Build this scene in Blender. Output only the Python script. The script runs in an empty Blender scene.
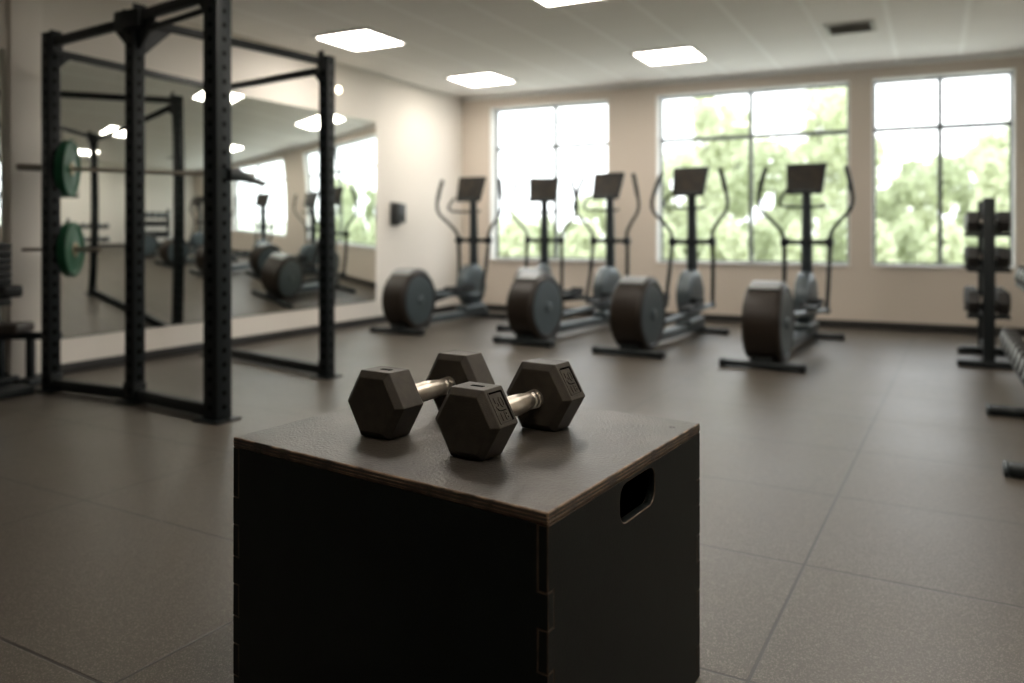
import bpy, bmesh, math, random
from mathutils import Vector, Matrix
R = math.radians
random.seed(7)
COL = bpy.context.scene.collection
F, CX, HY, H = 800.0, 512.0, 232.0, 1.07        # focal length in pixels, principal column, horizon row, eye height


def at(px, py, z=0.0):
    """point on the horizontal plane z seen at a pixel of the photograph"""
    Y = F * (H - z) / (py - HY)
    return Vector(((px - CX) / F * Y, Y, z))


# ------------------------------------------------------------------ room frame
UA = math.atan2(423, 800)
U = Vector((math.sin(UA), math.cos(UA), 0))      # along the mirror wall, towards the windows
V = Vector((-math.cos(UA), math.sin(UA), 0))     # towards the mirror wall
CORNER = Vector((-.694, 11.1, 0))
CU, CV = CORNER.dot(U), CORNER.dot(V)
W = Vector((.899, -.438, 0)).normalized()        # along the window wall, towards the right
N = Vector((.438, .899, 0)).normalized()         # out through the window wall
CEIL = 2.93
VR = -1.3                                        # the right wall
ROT_U = -UA                                      # object +y turned onto U


def uv(u, v, z=0.0):
    p = U * u + V * v
    return Vector((p.x, p.y, z))


# ------------------------------------------------------------------ materials
MATS = {}


def mat(name, col, rough=.5, metal=0.0, spec=.5, noise=0, ncol=None, nscale=20, bump=0, bscale=60, emit=None, estr=0, coat=0, rvar=0):
    if name in MATS:
        return MATS[name]
    m = bpy.data.materials.new(name)
    m.use_nodes = True
    nt = m.node_tree
    b = nt.nodes['Principled BSDF']
    b.inputs['Base Color'].default_value = (*col, 1)
    b.inputs['Roughness'].default_value = rough
    b.inputs['Metallic'].default_value = metal
    b.inputs['Specular IOR Level'].default_value = spec
    b.inputs['Coat Weight'].default_value = coat
    tc = nt.nodes.new('ShaderNodeTexCoord')
    if noise or True:
        n = nt.nodes.new('ShaderNodeTexNoise')
        n.inputs['Scale'].default_value = nscale
        n.inputs['Detail'].default_value = 5
        nt.links.new(tc.outputs['Object'], n.inputs['Vector'])
        mx = nt.nodes.new('ShaderNodeMix')
        mx.data_type = 'RGBA'
        c2 = ncol if ncol else tuple(c * .8 for c in col)
        mx.inputs[6].default_value = (*col, 1)
        mx.inputs[7].default_value = (*c2, 1)
        rp = nt.nodes.new('ShaderNodeMapRange')
        rp.inputs[1].default_value = .35
        rp.inputs[2].default_value = .65
        rp.inputs[4].default_value = noise if noise else .3
        nt.links.new(n.outputs[0], rp.inputs[0])
        nt.links.new(rp.outputs[0], mx.inputs[0])
        nt.links.new(mx.outputs[2], b.inputs['Base Color'])
        if rvar:
            r2 = nt.nodes.new('ShaderNodeMapRange')
            r2.inputs[3].default_value = rough - rvar
            r2.inputs[4].default_value = rough + rvar
            nt.links.new(n.outputs[0], r2.inputs[0])
            nt.links.new(r2.outputs[0], b.inputs['Roughness'])
    if bump:
        n2 = nt.nodes.new('ShaderNodeTexNoise')
        n2.inputs['Scale'].default_value = bscale
        n2.inputs['Detail'].default_value = 4
        nt.links.new(tc.outputs['Object'], n2.inputs['Vector'])
        bp = nt.nodes.new('ShaderNodeBump')
        bp.inputs['Strength'].default_value = bump
        bp.inputs['Distance'].default_value = .002
        nt.links.new(n2.outputs[0], bp.inputs['Height'])
        nt.links.new(bp.outputs[0], b.inputs['Normal'])
    if emit:
        b.inputs['Emission Color'].default_value = (*emit, 1)
        b.inputs['Emission Strength'].default_value = estr
    MATS[name] = m
    return m


def node_math(nt, op, a, b=None, c=None):
    n = nt.nodes.new('ShaderNodeMath')
    n.operation = op
    for i, x in enumerate((a, b, c)):
        if x is None:
            continue
        if hasattr(x, 'is_output'):
            nt.links.new(x, n.inputs[i])
        else:
            n.inputs[i].default_value = x
    return n.outputs[0]


def coord_along(nt, d):
    """signed distance along a world direction"""
    g = nt.nodes.new('ShaderNodeNewGeometry')
    v = nt.nodes.new('ShaderNodeVectorMath')
    v.operation = 'DOT_PRODUCT'
    nt.links.new(g.outputs['Position'], v.inputs[0])
    v.inputs[1].default_value = d
    return v.outputs['Value']


def grid_line(nt, coord, offset, period, half):
    """1 on lines at offset + k*period, half = half the width"""
    s = node_math(nt, 'SUBTRACT', coord, offset - period / 2)
    d = node_math(nt, 'PINGPONG', node_math(nt, 'SUBTRACT', s, period / 2), period / 2)
    m = nt.nodes.new('ShaderNodeMapRange')
    m.inputs[1].default_value = half
    m.inputs[2].default_value = half * 1.6
    m.inputs[3].default_value = 1
    m.inputs[4].default_value = 0
    nt.links.new(d, m.inputs[0])
    return m.outputs[0]


def floor_material():
    m = bpy.data.materials.new('rubber_floor')
    m.use_nodes = True
    nt = m.node_tree
    b = nt.nodes['Principled BSDF']
    A = Vector((.566, 1, 0)).normalized()
    B = Vector((A.y, -A.x, 0))
    ca, cb = coord_along(nt, A), coord_along(nt, B)
    l1 = grid_line(nt, ca, 1.935, .765, .0036)
    l2 = grid_line(nt, cb, -.449, 1.303, .0036)
    line = node_math(nt, 'MAXIMUM', l1, l2)
    g = nt.nodes.new('ShaderNodeNewGeometry')
    sp = nt.nodes.new('ShaderNodeTexVoronoi')
    sp.inputs['Scale'].default_value = 400
    nt.links.new(g.outputs['Position'], sp.inputs['Vector'])
    fl = nt.nodes.new('ShaderNodeValToRGB')
    fl.color_ramp.elements[0].position = .78
    fl.color_ramp.elements[1].position = .9
    fl.color_ramp.elements[0].color = (0, 0, 0, 1)
    fl.color_ramp.elements[1].color = (1, 1, 1, 1)
    sep = nt.nodes.new('ShaderNodeSeparateColor')
    nt.links.new(sp.outputs['Color'], sep.inputs[0])
    nt.links.new(sep.outputs[0], fl.inputs[0])
    big = nt.nodes.new('ShaderNodeTexNoise')
    big.inputs['Scale'].default_value = 1.4
    big.inputs['Detail'].default_value = 6
    nt.links.new(g.outputs['Position'], big.inputs['Vector'])
    mx0 = nt.nodes.new('ShaderNodeMix'); mx0.data_type = 'RGBA'
    mx0.inputs[6].default_value = (.042, .034, .026, 1)
    mx0.inputs[7].default_value = (.066, .055, .042, 1)
    nt.links.new(big.outputs[0], mx0.inputs[0])
    mx1 = nt.nodes.new('ShaderNodeMix'); mx1.data_type = 'RGBA'
    nt.links.new(node_math(nt, 'MULTIPLY', fl.outputs[0], .5), mx1.inputs[0])
    nt.links.new(mx0.outputs[2], mx1.inputs[6])
    mx1.inputs[7].default_value = (.26, .235, .20, 1)
    mx2 = nt.nodes.new('ShaderNodeMix'); mx2.data_type = 'RGBA'
    nt.links.new(node_math(nt, 'MULTIPLY', line, .95), mx2.inputs[0])
    nt.links.new(mx1.outputs[2], mx2.inputs[6])
    mx2.inputs[7].default_value = (.012, .010, .008, 1)
    nt.links.new(mx2.outputs[2], b.inputs['Base Color'])
    r = nt.nodes.new('ShaderNodeMapRange')
    r.inputs[3].default_value = .34
    r.inputs[4].default_value = .48
    nt.links.new(big.outputs[0], r.inputs[0])
    nt.links.new(r.outputs[0], b.inputs['Roughness'])
    b.inputs['Specular IOR Level'].default_value = .5
    fine = nt.nodes.new('ShaderNodeTexNoise')
    fine.inputs['Scale'].default_value = 240
    fine.inputs['Detail'].default_value = 3
    nt.links.new(g.outputs['Position'], fine.inputs['Vector'])
    hgt = node_math(nt, 'SUBTRACT', fine.outputs[0], node_math(nt, 'MULTIPLY', line, 2.0))
    bp = nt.nodes.new('ShaderNodeBump')
    bp.inputs['Strength'].default_value = .35
    bp.inputs['Distance'].default_value = .0015
    nt.links.new(hgt, bp.inputs['Height'])
    nt.links.new(bp.outputs[0], b.inputs['Normal'])
    return m


def ceiling_material():
    m = bpy.data.materials.new('ceiling_tiles')
    m.use_nodes = True
    nt = m.node_tree
    b = nt.nodes['Principled BSDF']
    lv = grid_line(nt, coord_along(nt, V), 2.16, .6, .018)
    lu = node_math(nt, 'MULTIPLY', grid_line(nt, coord_along(nt, U), 5.83, .6, .012), .35)
    line = node_math(nt, 'MAXIMUM', lv, lu)
    mx = nt.nodes.new('ShaderNodeMix'); mx.data_type = 'RGBA'
    mx.inputs[6].default_value = (.84, .82, .785, 1)
    mx.inputs[7].default_value = (.92, .91, .88, 1)
    nt.links.new(line, mx.inputs[0])
    nt.links.new(mx.outputs[2], b.inputs['Base Color'])
    b.inputs['Roughness'].default_value = .9
    b.inputs['Specular IOR Level'].default_value = .2
    bp = nt.nodes.new('ShaderNodeBump')
    bp.inputs['Strength'].default_value = .5
    bp.inputs['Distance'].default_value = .008
    nt.links.new(line, bp.inputs['Height'])
    nt.links.new(bp.outputs[0], b.inputs['Normal'])
    return m


def glass_material():
    m = bpy.data.materials.new('window_glass')
    m.use_nodes = True
    nt = m.node_tree
    nt.nodes.remove(nt.nodes['Principled BSDF'])
    tr = nt.nodes.new('ShaderNodeBsdfTransparent')
    tr.inputs[0].default_value = (.97, .975, .97, 1)
    gl = nt.nodes.new('ShaderNodeBsdfGlossy')
    gl.inputs['Roughness'].default_value = .02
    fr = nt.nodes.new('ShaderNodeLayerWeight')
    fr.inputs[0].default_value = .5
    p5 = node_math(nt, 'MULTIPLY_ADD', node_math(nt, 'POWER', fr.outputs['Facing'], 5), .9, .03)
    mx = nt.nodes.new('ShaderNodeMixShader')
    nt.links.new(p5, mx.inputs[0])
    nt.links.new(tr.outputs[0], mx.inputs[1])
    nt.links.new(gl.outputs[0], mx.inputs[2])
    nt.links.new(mx.outputs[0], nt.nodes['Material Output'].inputs[0])
    return m


def perforated_material():
    """black powder-coated post with a row of bolt holes down the middle of each face"""
    m = mat('rack_post', (.006, .009, .010), .5, spec=.25, bump=.1, bscale=200)
    nt = m.node_tree
    b = nt.nodes['Principled BSDF']
    tc = nt.nodes.new('ShaderNodeTexCoord')
    s = nt.nodes.new('ShaderNodeSeparateXYZ')
    nt.links.new(tc.outputs['Object'], s.inputs[0])
    ax = node_math(nt, 'ABSOLUTE', s.outputs[0])
    ay = node_math(nt, 'ABSOLUTE', s.outputs[1])
    lat = node_math(nt, 'MINIMUM', ax, ay)
    dz = node_math(nt, 'PINGPONG', s.outputs[2], .04)
    d = node_math(nt, 'SQRT', node_math(nt, 'ADD', node_math(nt, 'POWER', lat, 2), node_math(nt, 'POWER', dz, 2)))
    hole = node_math(nt, 'LESS_THAN', d, .015)
    src = b.inputs['Base Color'].links[0].from_socket
    mx = nt.nodes.new('ShaderNodeMix'); mx.data_type = 'RGBA'
    nt.links.new(hole, mx.inputs[0])
    nt.links.new(src, mx.inputs[6])
    mx.inputs[7].default_value = (.001, .001, .001, 1)
    nt.links.new(mx.outputs[2], b.inputs['Base Color'])
    sl = node_math(nt, 'MULTIPLY_ADD', hole, -.22, .25)
    nt.links.new(sl, b.inputs['Specular IOR Level'])
    return m


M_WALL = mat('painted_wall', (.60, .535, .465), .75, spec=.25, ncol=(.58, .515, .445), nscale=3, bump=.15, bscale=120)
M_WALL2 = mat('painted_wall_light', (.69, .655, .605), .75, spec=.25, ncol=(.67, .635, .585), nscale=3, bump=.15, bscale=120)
M_WHITE = mat('white_trim', (.82, .82, .80), .45, spec=.4)
M_BASE = mat('black_baseboard', (.018, .017, .016), .5)
M_ALU = mat('grey_window_frame', (.13, .145, .15), .5)
M_BLACK = mat('black_plastic', (.009, .011, .012), .5, spec=.35)
M_SHADE_LINE = mat('matte_black_shade_and_line', (.002, .002, .002), 1.0, spec=.02)  # black for painted shade in sunk marks, also for the marking line
M_METAL = mat('black_metal', (.007, .010, .011), .48, spec=.3)
M_GREYM = mat('slate_metal', (.085, .105, .115), .35, metal=.3, spec=.5)
M_SLATE = mat('slate_plastic', (.050, .068, .076), .42, spec=.5)
M_TREAD = mat('bronze_black_shroud', (.015, .010, .0065), .42, spec=.32)
M_SILVER = mat('strip_silver', (.20, .215, .22), .45, spec=.5)
M_RUB = mat('black_rubber', (.014, .013, .012), .6, spec=.4, bump=.2, bscale=300)
M_HEAD = mat('rubber_coated_iron', (.042, .034, .024), .5, spec=.28, ncol=(.030, .024, .018), nscale=40, noise=1, bump=.35, bscale=500)
M_CHROME = mat('brushed_steel', (.74, .69, .62), .32, metal=1, ncol=(.56, .49, .41), nscale=30, noise=.8, bump=.25, bscale=900, rvar=.06)
M_STEEL = mat('steel_bar', (.30, .27, .23), .4, metal=.4)
M_GREEN = mat('green_rubber', (.004, .070, .030), .5, spec=.4)
M_SCREEN = mat('console_screen', (.012, .012, .011), .35, spec=.35, ncol=(.035, .026, .018), nscale=9, noise=1)
M_POST = perforated_material()
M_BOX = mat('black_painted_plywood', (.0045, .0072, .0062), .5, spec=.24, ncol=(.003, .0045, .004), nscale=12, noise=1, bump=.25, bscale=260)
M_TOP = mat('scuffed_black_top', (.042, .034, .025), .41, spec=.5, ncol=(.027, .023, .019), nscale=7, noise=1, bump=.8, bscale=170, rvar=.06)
M_WORN = mat('worn_plywood_edge', (.020, .014, .009), .5, spec=.4, ncol=(.31, .20, .12), nscale=22, noise=.75, bump=.4, bscale=200)
M_WORN_SIDE = mat('worn_side_edge', (.010, .009, .007), .5, spec=.4, ncol=(.105, .064, .038), nscale=14, noise=.85, bump=.4, bscale=200)
M_DIFF = mat('lamp_diffuser', (.9, .88, .84), .5, emit=(1, .92, .82), estr=17.0)
M_BARK = mat('bark', (.10, .08, .06), .9)
M_GROUND = mat('lawn', (.48, .49, .40), .95, ncol=(.58, .59, .50), nscale=3, noise=1)
M_PAD = mat('brown_vinyl', (.025, .018, .014), .5)
M_GREYHEAD = mat('grey_dumbbell_end', (.27, .30, .31), .4, spec=.6)


def mirror_material():
    m = bpy.data.materials.new('mirror_glass')
    m.use_nodes = True
    nt = m.node_tree
    b = nt.nodes['Principled BSDF']
    b.inputs['Base Color'].default_value = (.86, .90, .87, 1)
    b.inputs['Metallic'].default_value = 1
    b.inputs['Roughness'].default_value = .015
    n = nt.nodes.new('ShaderNodeTexNoise')
    n.inputs['Scale'].default_value = 2
    tc = nt.nodes.new('ShaderNodeTexCoord')
    nt.links.new(tc.outputs['Object'], n.inputs['Vector'])
    mr = nt.nodes.new('ShaderNodeMapRange')
    mr.inputs[3].default_value = .005
    mr.inputs[4].default_value = .03
    nt.links.new(n.outputs[0], mr.inputs[0])
    nt.links.new(mr.outputs[0], b.inputs['Roughness'])
    return m


M_MIRROR = mirror_material()
M_GLASS = glass_material()


def leaf_material(name, c1, c2):
    m = bpy.data.materials.new(name)
    m.use_nodes = True
    nt = m.node_tree
    nt.nodes.remove(nt.nodes['Principled BSDF'])
    n = nt.nodes.new('ShaderNodeTexNoise')
    n.inputs['Scale'].default_value = 1.2
    tc = nt.nodes.new('ShaderNodeTexCoord')
    nt.links.new(tc.outputs['Object'], n.inputs['Vector'])
    mx = nt.nodes.new('ShaderNodeMix'); mx.data_type = 'RGBA'
    mx.inputs[6].default_value = (*c1, 1)
    mx.inputs[7].default_value = (*c2, 1)
    nt.links.new(n.outputs[0], mx.inputs[0])
    d = nt.nodes.new('ShaderNodeBsdfDiffuse')
    t = nt.nodes.new('ShaderNodeBsdfTranslucent')
    nt.links.new(mx.outputs[2], d.inputs[0])
    nt.links.new(mx.outputs[2], t.inputs[0])
    ms = nt.nodes.new('ShaderNodeMixShader')
    ms.inputs[0].default_value = .5
    nt.links.new(d.outputs[0], ms.inputs[1])
    nt.links.new(t.outputs[0], ms.inputs[2])
    nt.links.new(ms.outputs[0], nt.nodes['Material Output'].inputs[0])
    return m


LEAVES = [leaf_material('leaf_light', (.62, .665, .475), (.74, .77, .61)),  # outdoor haze is put into these pale leaf colours
          leaf_material('leaf_mid', (.52, .575, .39), (.66, .70, .53))]


# ------------------------------------------------------------------ mesh builder
class MB:
    def __init__(s):
        s.bm = bmesh.new()

    def box(s, c, size, bev=0.0, rot=None, seg=2):
        r = bmesh.ops.create_cube(s.bm, size=1)
        vs = r['verts']
        mtx = Matrix.Translation(Vector(c)) @ (rot.to_4x4() if rot else Matrix()) @ Matrix.Diagonal((*size, 1))
        bmesh.ops.transform(s.bm, matrix=mtx, verts=vs)
        if bev:
            es = list({e for v in vs for e in v.link_edges})
            bmesh.ops.bevel(s.bm, geom=es, offset=bev, segments=seg, affect='EDGES', profile=.5)
        return s

    def cyl(s, p0, p1, r0, r1=None, n=20, bev=0):
        p0, p1 = Vector(p0), Vector(p1)
        r1 = r0 if r1 is None else r1
        d = p1 - p0
        q = d.to_track_quat('Z', 'Y').to_matrix().to_4x4()
        r = bmesh.ops.create_cone(s.bm, cap_ends=True, segments=n, radius1=r0, radius2=r1, depth=d.length,
                                  matrix=Matrix.Translation((p0 + p1) / 2) @ q)
        if bev:
            fs = [f for f in {f for v in r['verts'] for f in v.link_faces} if len(f.verts) > 4]
            es = list({e for f in fs for e in f.edges})
            bmesh.ops.bevel(s.bm, geom=es, offset=bev, segments=3, affect='EDGES', profile=.5)
        return s

    def ball(s, c, r, n=12):
        bmesh.ops.create_uvsphere(s.bm, u_segments=n, v_segments=n // 2 + 2, radius=r, matrix=Matrix.Translation(Vector(c)))
        return s

    def lathe(s, prof, p0, axis, n=32):
        """prof: (distance along the axis, radius)"""
        p0 = Vector(p0)
        q = Vector(axis).to_track_quat('Z', 'Y').to_matrix()
        rings = []
        for t, r in prof:
            if r < 1e-6:
                rings.append([s.bm.verts.new(p0 + q @ Vector((0, 0, t)))])
            else:
                rings.append([s.bm.verts.new(p0 + q @ Vector((r * math.cos(a * 2 * math.pi / n), r * math.sin(a * 2 * math.pi / n), t))) for a in range(n)])
        for a, b in zip(rings, rings[1:]):
            for i in range(n):
                j = (i + 1) % n
                vs = [a[i % len(a)], a[j % len(a)], b[j % len(b)], b[i % len(b)]]
                u_ = []
                for v in vs:
                    if v not in u_:
                        u_.append(v)
                if len(u_) > 2:
                    s.bm.faces.new(u_)
        return s

    def tube(s, pts, r, n=10, smooth=6):
        pts = [Vector(p) for p in pts]
        rs = list(r) if isinstance(r, (list, tuple)) else [r] * len(pts)
        if smooth and len(pts) > 2:
            out, ro = [], []
            for i in range(len(pts) - 1):
                p0, p1, p2, p3 = pts[max(i - 1, 0)], pts[i], pts[i + 1], pts[min(i + 2, len(pts) - 1)]
                for k in range(smooth):
                    t = k / smooth
                    out.append(.5 * ((2 * p1) + (p2 - p0) * t + (2 * p0 - 5 * p1 + 4 * p2 - p3) * t * t + (3 * p1 - p0 - 3 * p2 + p3) * t ** 3))
                    ro.append(rs[i] * (1 - t) + rs[i + 1] * t)
            out.append(pts[-1]); ro.append(rs[-1])
            pts, rs = out, ro
        prev = None
        nrm = None
        for i, p in enumerate(pts):
            d = (pts[min(i + 1, len(pts) - 1)] - pts[max(i - 1, 0)]).normalized()
            if nrm is None:
                nrm = d.orthogonal().normalized()
            nrm = (nrm - d * nrm.dot(d)).normalized()
            bn = d.cross(nrm)
            ring = [s.bm.verts.new(p + (nrm * math.cos(a * 2 * math.pi / n) + bn * math.sin(a * 2 * math.pi / n)) * rs[i]) for a in range(n)]
            if prev:
                for k in range(n):
                    s.bm.faces.new([prev[k], prev[(k + 1) % n], ring[(k + 1) % n], ring[k]])
            else:
                s.bm.faces.new(ring[::-1])
            prev = ring
        s.bm.faces.new(prev)
        return s

    def prism(s, outline, holes, depth, place):
        """a flat outline (with holes) in local x, y given thickness along +z, then placed by the function place"""
        loops = [outline] + list(holes)
        es = []
        for lp in loops:
            vs = [s.bm.verts.new((x, y, 0)) for x, y in lp]
            es += [s.bm.edges.new((vs[i], vs[(i + 1) % len(vs)])) for i in range(len(vs))]
        r = bmesh.ops.triangle_fill(s.bm, edges=es, use_beauty=True)
        fs = [g for g in r['geom'] if isinstance(g, bmesh.types.BMFace)]
        ex = bmesh.ops.extrude_face_region(s.bm, geom=fs, use_keep_orig=True)
        nv = [g for g in ex['geom'] if isinstance(g, bmesh.types.BMVert)]
        for v in nv:
            v.co.z += depth
        allv = {v for f in fs for v in f.verts} | set(nv)
        for v in allv:
            v.co = place(v.co)
        return s

    def build(s, name, m, parent=None, loc=None, rot=None, smooth=True, sharp=32):
        me = bpy.data.meshes.new(name)
        bmesh.ops.recalc_face_normals(s.bm, faces=s.bm.faces)
        s.bm.to_mesh(me)
        s.bm.free()
        for x in (m if isinstance(m, (list, tuple)) else [m]):
            me.materials.append(x)
        if smooth:
            me.shade_smooth()
            me.set_sharp_from_angle(angle=R(sharp))
        o = bpy.data.objects.new(name, me)
        COL.objects.link(o)
        if parent:
            o.parent = parent
        if loc is not None:
            o.location = loc
        if rot is not None:
            o.rotation_euler = (0, 0, rot)
        return o


def tag(o, label=None, cat=None, group=None, kind=None):
    if label:
        o['label'] = label
    if cat:
        o['category'] = cat
    if group:
        o['group'] = group
    if kind:
        o['kind'] = kind
    return o


def empty(name, loc=(0, 0, 0), rz=0):
    o = bpy.data.objects.new(name, None)
    o.empty_display_size = .1
    o.location = loc
    o.rotation_euler = (0, 0, rz)
    COL.objects.link(o)
    return o


def children(o):
    return [c for c in COL.objects if c.parent == o]


def copy_tree(o, parent=None):
    c = o.copy()
    COL.objects.link(c)
    if parent:
        c.parent = parent
    for ch in children(o):
        copy_tree(ch, c)
    return c


# ------------------------------------------------------------------ room shell
def local_wall(name, m, origin, along, out, length, thick, openings=(), z1=CEIL):
    """wall slab with rectangular openings; x along, y outward, z up"""
    mb = MB()
    xs = sorted({0, length, *[o[0] for o in openings], *[o[1] for o in openings]})
    zs = sorted({0, z1, *[o[2] for o in openings], *[o[3] for o in openings]})
    bm = mb.bm
    P = lambda x, y, z: bm.verts.new(origin + along * x + out * y + Vector((0, 0, z)))
    hole = lambda x, z: any(o[0] < x < o[1] and o[2] < z < o[3] for o in openings)
    for a, b in zip(xs, xs[1:]):
        for c, d in zip(zs, zs[1:]):
            if hole((a + b) / 2, (c + d) / 2):
                continue
            for y in (0, thick):
                bm.faces.new([P(a, y, c), P(b, y, c), P(b, y, d), P(a, y, d)])
    for a, b, c, d in list(openings) + [(0, length, 0, z1)]:
        for q in (((a, c), (b, c)), ((b, c), (b, d)), ((b, d), (a, d)), ((a, d), (a, c))):
            (x0, z0), (x1, z1_) = q
            bm.faces.new([P(x0, 0, z0), P(x1, 0, z1_), P(x1, thick, z1_), P(x0, thick, z0)])
    bmesh.ops.remove_doubles(bm, verts=bm.verts, dist=1e-5)
    o = mb.build(name, m, smooth=False)
    return tag(o, kind='structure')


def s_at(px, t=0.0):
    k = (px - CX) / F
    o = CORNER + N * t
    return (k * o.y - o.x) / (W.x - k * W.y)


def wall_pt(s, t, z):
    return CORNER + W * s + N * t + Vector((0, 0, z))


S_END = (CV - VR) / -W.dot(V)
Z_SILL, Z_TOP = .69, 2.765
wins = [(490, 608.5), (656, 850), (871.5, 1016)]
opens = [(s_at(a), s_at(b), Z_SILL, Z_TOP) for a, b in wins]
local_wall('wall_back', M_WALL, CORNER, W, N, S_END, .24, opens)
U0 = -3.2
left_front, right_front = uv(U0, CV), uv(U0, VR)
right_back = CORNER + W * S_END
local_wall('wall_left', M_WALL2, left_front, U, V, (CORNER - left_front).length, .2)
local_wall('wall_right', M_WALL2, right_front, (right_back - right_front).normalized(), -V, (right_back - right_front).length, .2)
local_wall('wall_front', mat('low_bounce_wall', (.10, .095, .09), .8), left_front, -V, -U, CV - VR, .2)  # unseen wall, darkened to keep bounce light off the box front
mb = MB()
vs = [mb.bm.verts.new(p + Vector((0, 0, z))) for z in (-.12, 0) for p in (left_front + V * .2 - U * .2, right_front - V * .2 - U * .2, right_back - V * .2 + N * .24, CORNER + V * .2 + N * .24)]
for q in ((0, 1, 2, 3), (4, 5, 6, 7), (0, 1, 5, 4), (1, 2, 6, 5), (2, 3, 7, 6), (3, 0, 4, 7)):
    mb.bm.faces.new([vs[i] for i in q])
tag(mb.build('floor', floor_material(), smooth=False), kind='structure')
mb = MB()
vs = [mb.bm.verts.new(p + Vector((0, 0, z))) for z in (CEIL, CEIL + .12) for p in (left_front + V * .2 - U * .2, right_front - V * .2 - U * .2, right_back - V * .2 + N * .24, CORNER + V * .2 + N * .24)]
for q in ((0, 1, 2, 3), (4, 5, 6, 7), (0, 1, 5, 4), (1, 2, 6, 5), (2, 3, 7, 6), (3, 0, 4, 7)):
    mb.bm.faces.new([vs[i] for i in q])
tag(mb.build('ceiling', ceiling_material(), smooth=False), kind='structure')


def strip(name, m, origin, along, inward, x0, x1, h, d, z0=0.0, kind='structure'):
    mb = MB()
    rot = Matrix((along, inward, Vector((0, 0, 1)))).transposed()
    mb.box(origin + along * (x0 + x1) / 2 + inward * d / 2 + Vector((0, 0, z0 + h / 2)), (x1 - x0, d, h), .003, rot)
    return tag(mb.build(name, m), kind=kind)


strip('baseboard_back', M_BASE, CORNER, W, -N, .012, S_END - .012, .085, .012)
LW = uv(0, CV)                                   # origin on the left wall at u = 0
strip('baseboard_left', M_BASE, LW, U, -V, U0 + .012, CU - .012, .08, .012)
strip('baseboard_right', M_BASE, uv(0, VR), U, V, U0 + .012, right_back.dot(U) - .04, .08, .012)
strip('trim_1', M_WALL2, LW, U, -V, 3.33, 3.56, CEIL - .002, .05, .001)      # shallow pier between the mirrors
strip('trim_2', M_WHITE, CORNER, W, -N, .02, S_END - .02, .05, .012, CEIL - .055)

# windows: white liner boards, slim grey frame, panes
mull = [(556, ), (751, ), (940, )]
for k, ((a, b, z0, z1), (mp,)) in enumerate(zip(opens, mull)):
    root = empty('window_%d' % (k + 1), wall_pt((a + b) / 2, 0, z0))
    root.rotation_euler = (0, 0, math.atan2(W.y, W.x))
    tag(root, kind='structure')
    hw, hh = (b - a) / 2, z1 - z0
    mb = MB()
    e = .015
    mb.box((-hw + e / 2, .118, hh / 2), (e, .236, hh - .001), .002)
    mb.box((hw - e / 2, .118, hh / 2), (e, .236, hh - .001), .002)
    mb.box((0, .118, hh - e / 2), (2 * hw - 2 * e, .236, e), .002)
    mb.box((0, .103, e / 2), (2 * hw - 2 * e, .266, e), .004)
    mb.build('window_liner', M_WHITE, root)
    t = .17
    f = .048
    fo = .024
    x0, x1 = -hw + e, hw - e
    ms = s_at(mp, t) - (a + b) / 2
    hz = (1.62 - .0) - .015
    hz = (2.21) - z0
    mb = MB()
    for x in (x0 + fo / 2, x1 - fo / 2):
        mb.box((x, t, hh / 2), (fo, .05, hh - 2 * e), .003)
    mb.box((ms, t, hh / 2), (f * .95, .05, hh - 2 * e), .003)
    for z, fz in ((e + fo / 2, fo), (hz, f), (hh - e - fo / 2, fo)):
        mb.box((0, t, z), (x1 - x0, .046, fz), .003)
    mb.build('window_frame', M_ALU, root)
    for xa, xb in ((x0 + fo, ms - f / 2), (ms + f / 2, x1 - fo)):
        for za, zb in ((e + fo, hz - f / 2), (hz + f / 2, hh - e - fo)):
            g = MB()
            g.box(((xa + xb) / 2, t, (za + zb) / 2), (xb - xa, .006, zb - za))
            g.build('pane', M_GLASS, root, smooth=False)
    # daylight portal in the opening
    ld = bpy.data.lights.new('window_portal', 'AREA')
    ld.shape = 'RECTANGLE'
    ld.size, ld.size_y = 2 * hw, hh
    ld.cycles.is_portal = True
    lo = bpy.data.objects.new('window_portal', ld)
    COL.objects.link(lo)
    lo.parent = root
    lo.location = (0, .26, hh / 2)
    lo.rotation_euler = (R(-90), 0, 0)

# ------------------------------------------------------------------ ceiling lights and vent
light_spots = [(6.13, 4.86, 'square ceiling light panel nearest the rack, second from the mirror wall side'),
               (8.4, 4.83, 'square ceiling light panel at the far left, near the corner window'),
               (8.2, 2.43, 'square ceiling light panel in front of the wide middle window'),
               (5.60, 2.46, 'square ceiling light panel cut off by the top of the photo'),
               (3.3, 2.46, 'square ceiling light panel above the black wooden box'),
               (5.6, .06, 'added unseen square ceiling light panel above the floor before the dumbbell racks'),  # panel out of view, added to brighten the right wall and its reflection
               (3.3, .06, 'added unseen square ceiling light panel above the floor right of the wooden box'),  # panel out of view, added to lift the right side of the floor
               (.9, .06, 'square ceiling light panel above the camera on the dumbbell rack side')]
light_spots[0] = (6.13, 4.86, 'square ceiling light panel just right of the power rack')


def ceiling_light():
    root = empty('ceiling_light')
    mb = MB()
    for x, y, sx, sy in ((0, .292, .61, .026), (0, -.292, .61, .026), (.292, 0, .026, .558), (-.292, 0, .026, .558)):
        mb.box((x, y, -.012), (sx, sy, .022), .003)
    mb.build('frame', M_WHITE, root)
    mb = MB()
    mb.box((0, 0, -.010), (.556, .556, .012), .003)
    mb.build('diffuser', M_DIFF, root)
    return root


cl = ceiling_light()
for i, (u, v, lab) in enumerate(light_spots):
    o = cl if i == 0 else copy_tree(cl)
    o.location = uv(u, v + .03, CEIL)
    o.scale = (1.07, 1.07, 1)
    o.rotation_euler = (0, 0, ROT_U)
    tag(o, lab, 'ceiling light', 'square light panels in the ceiling')

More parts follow.
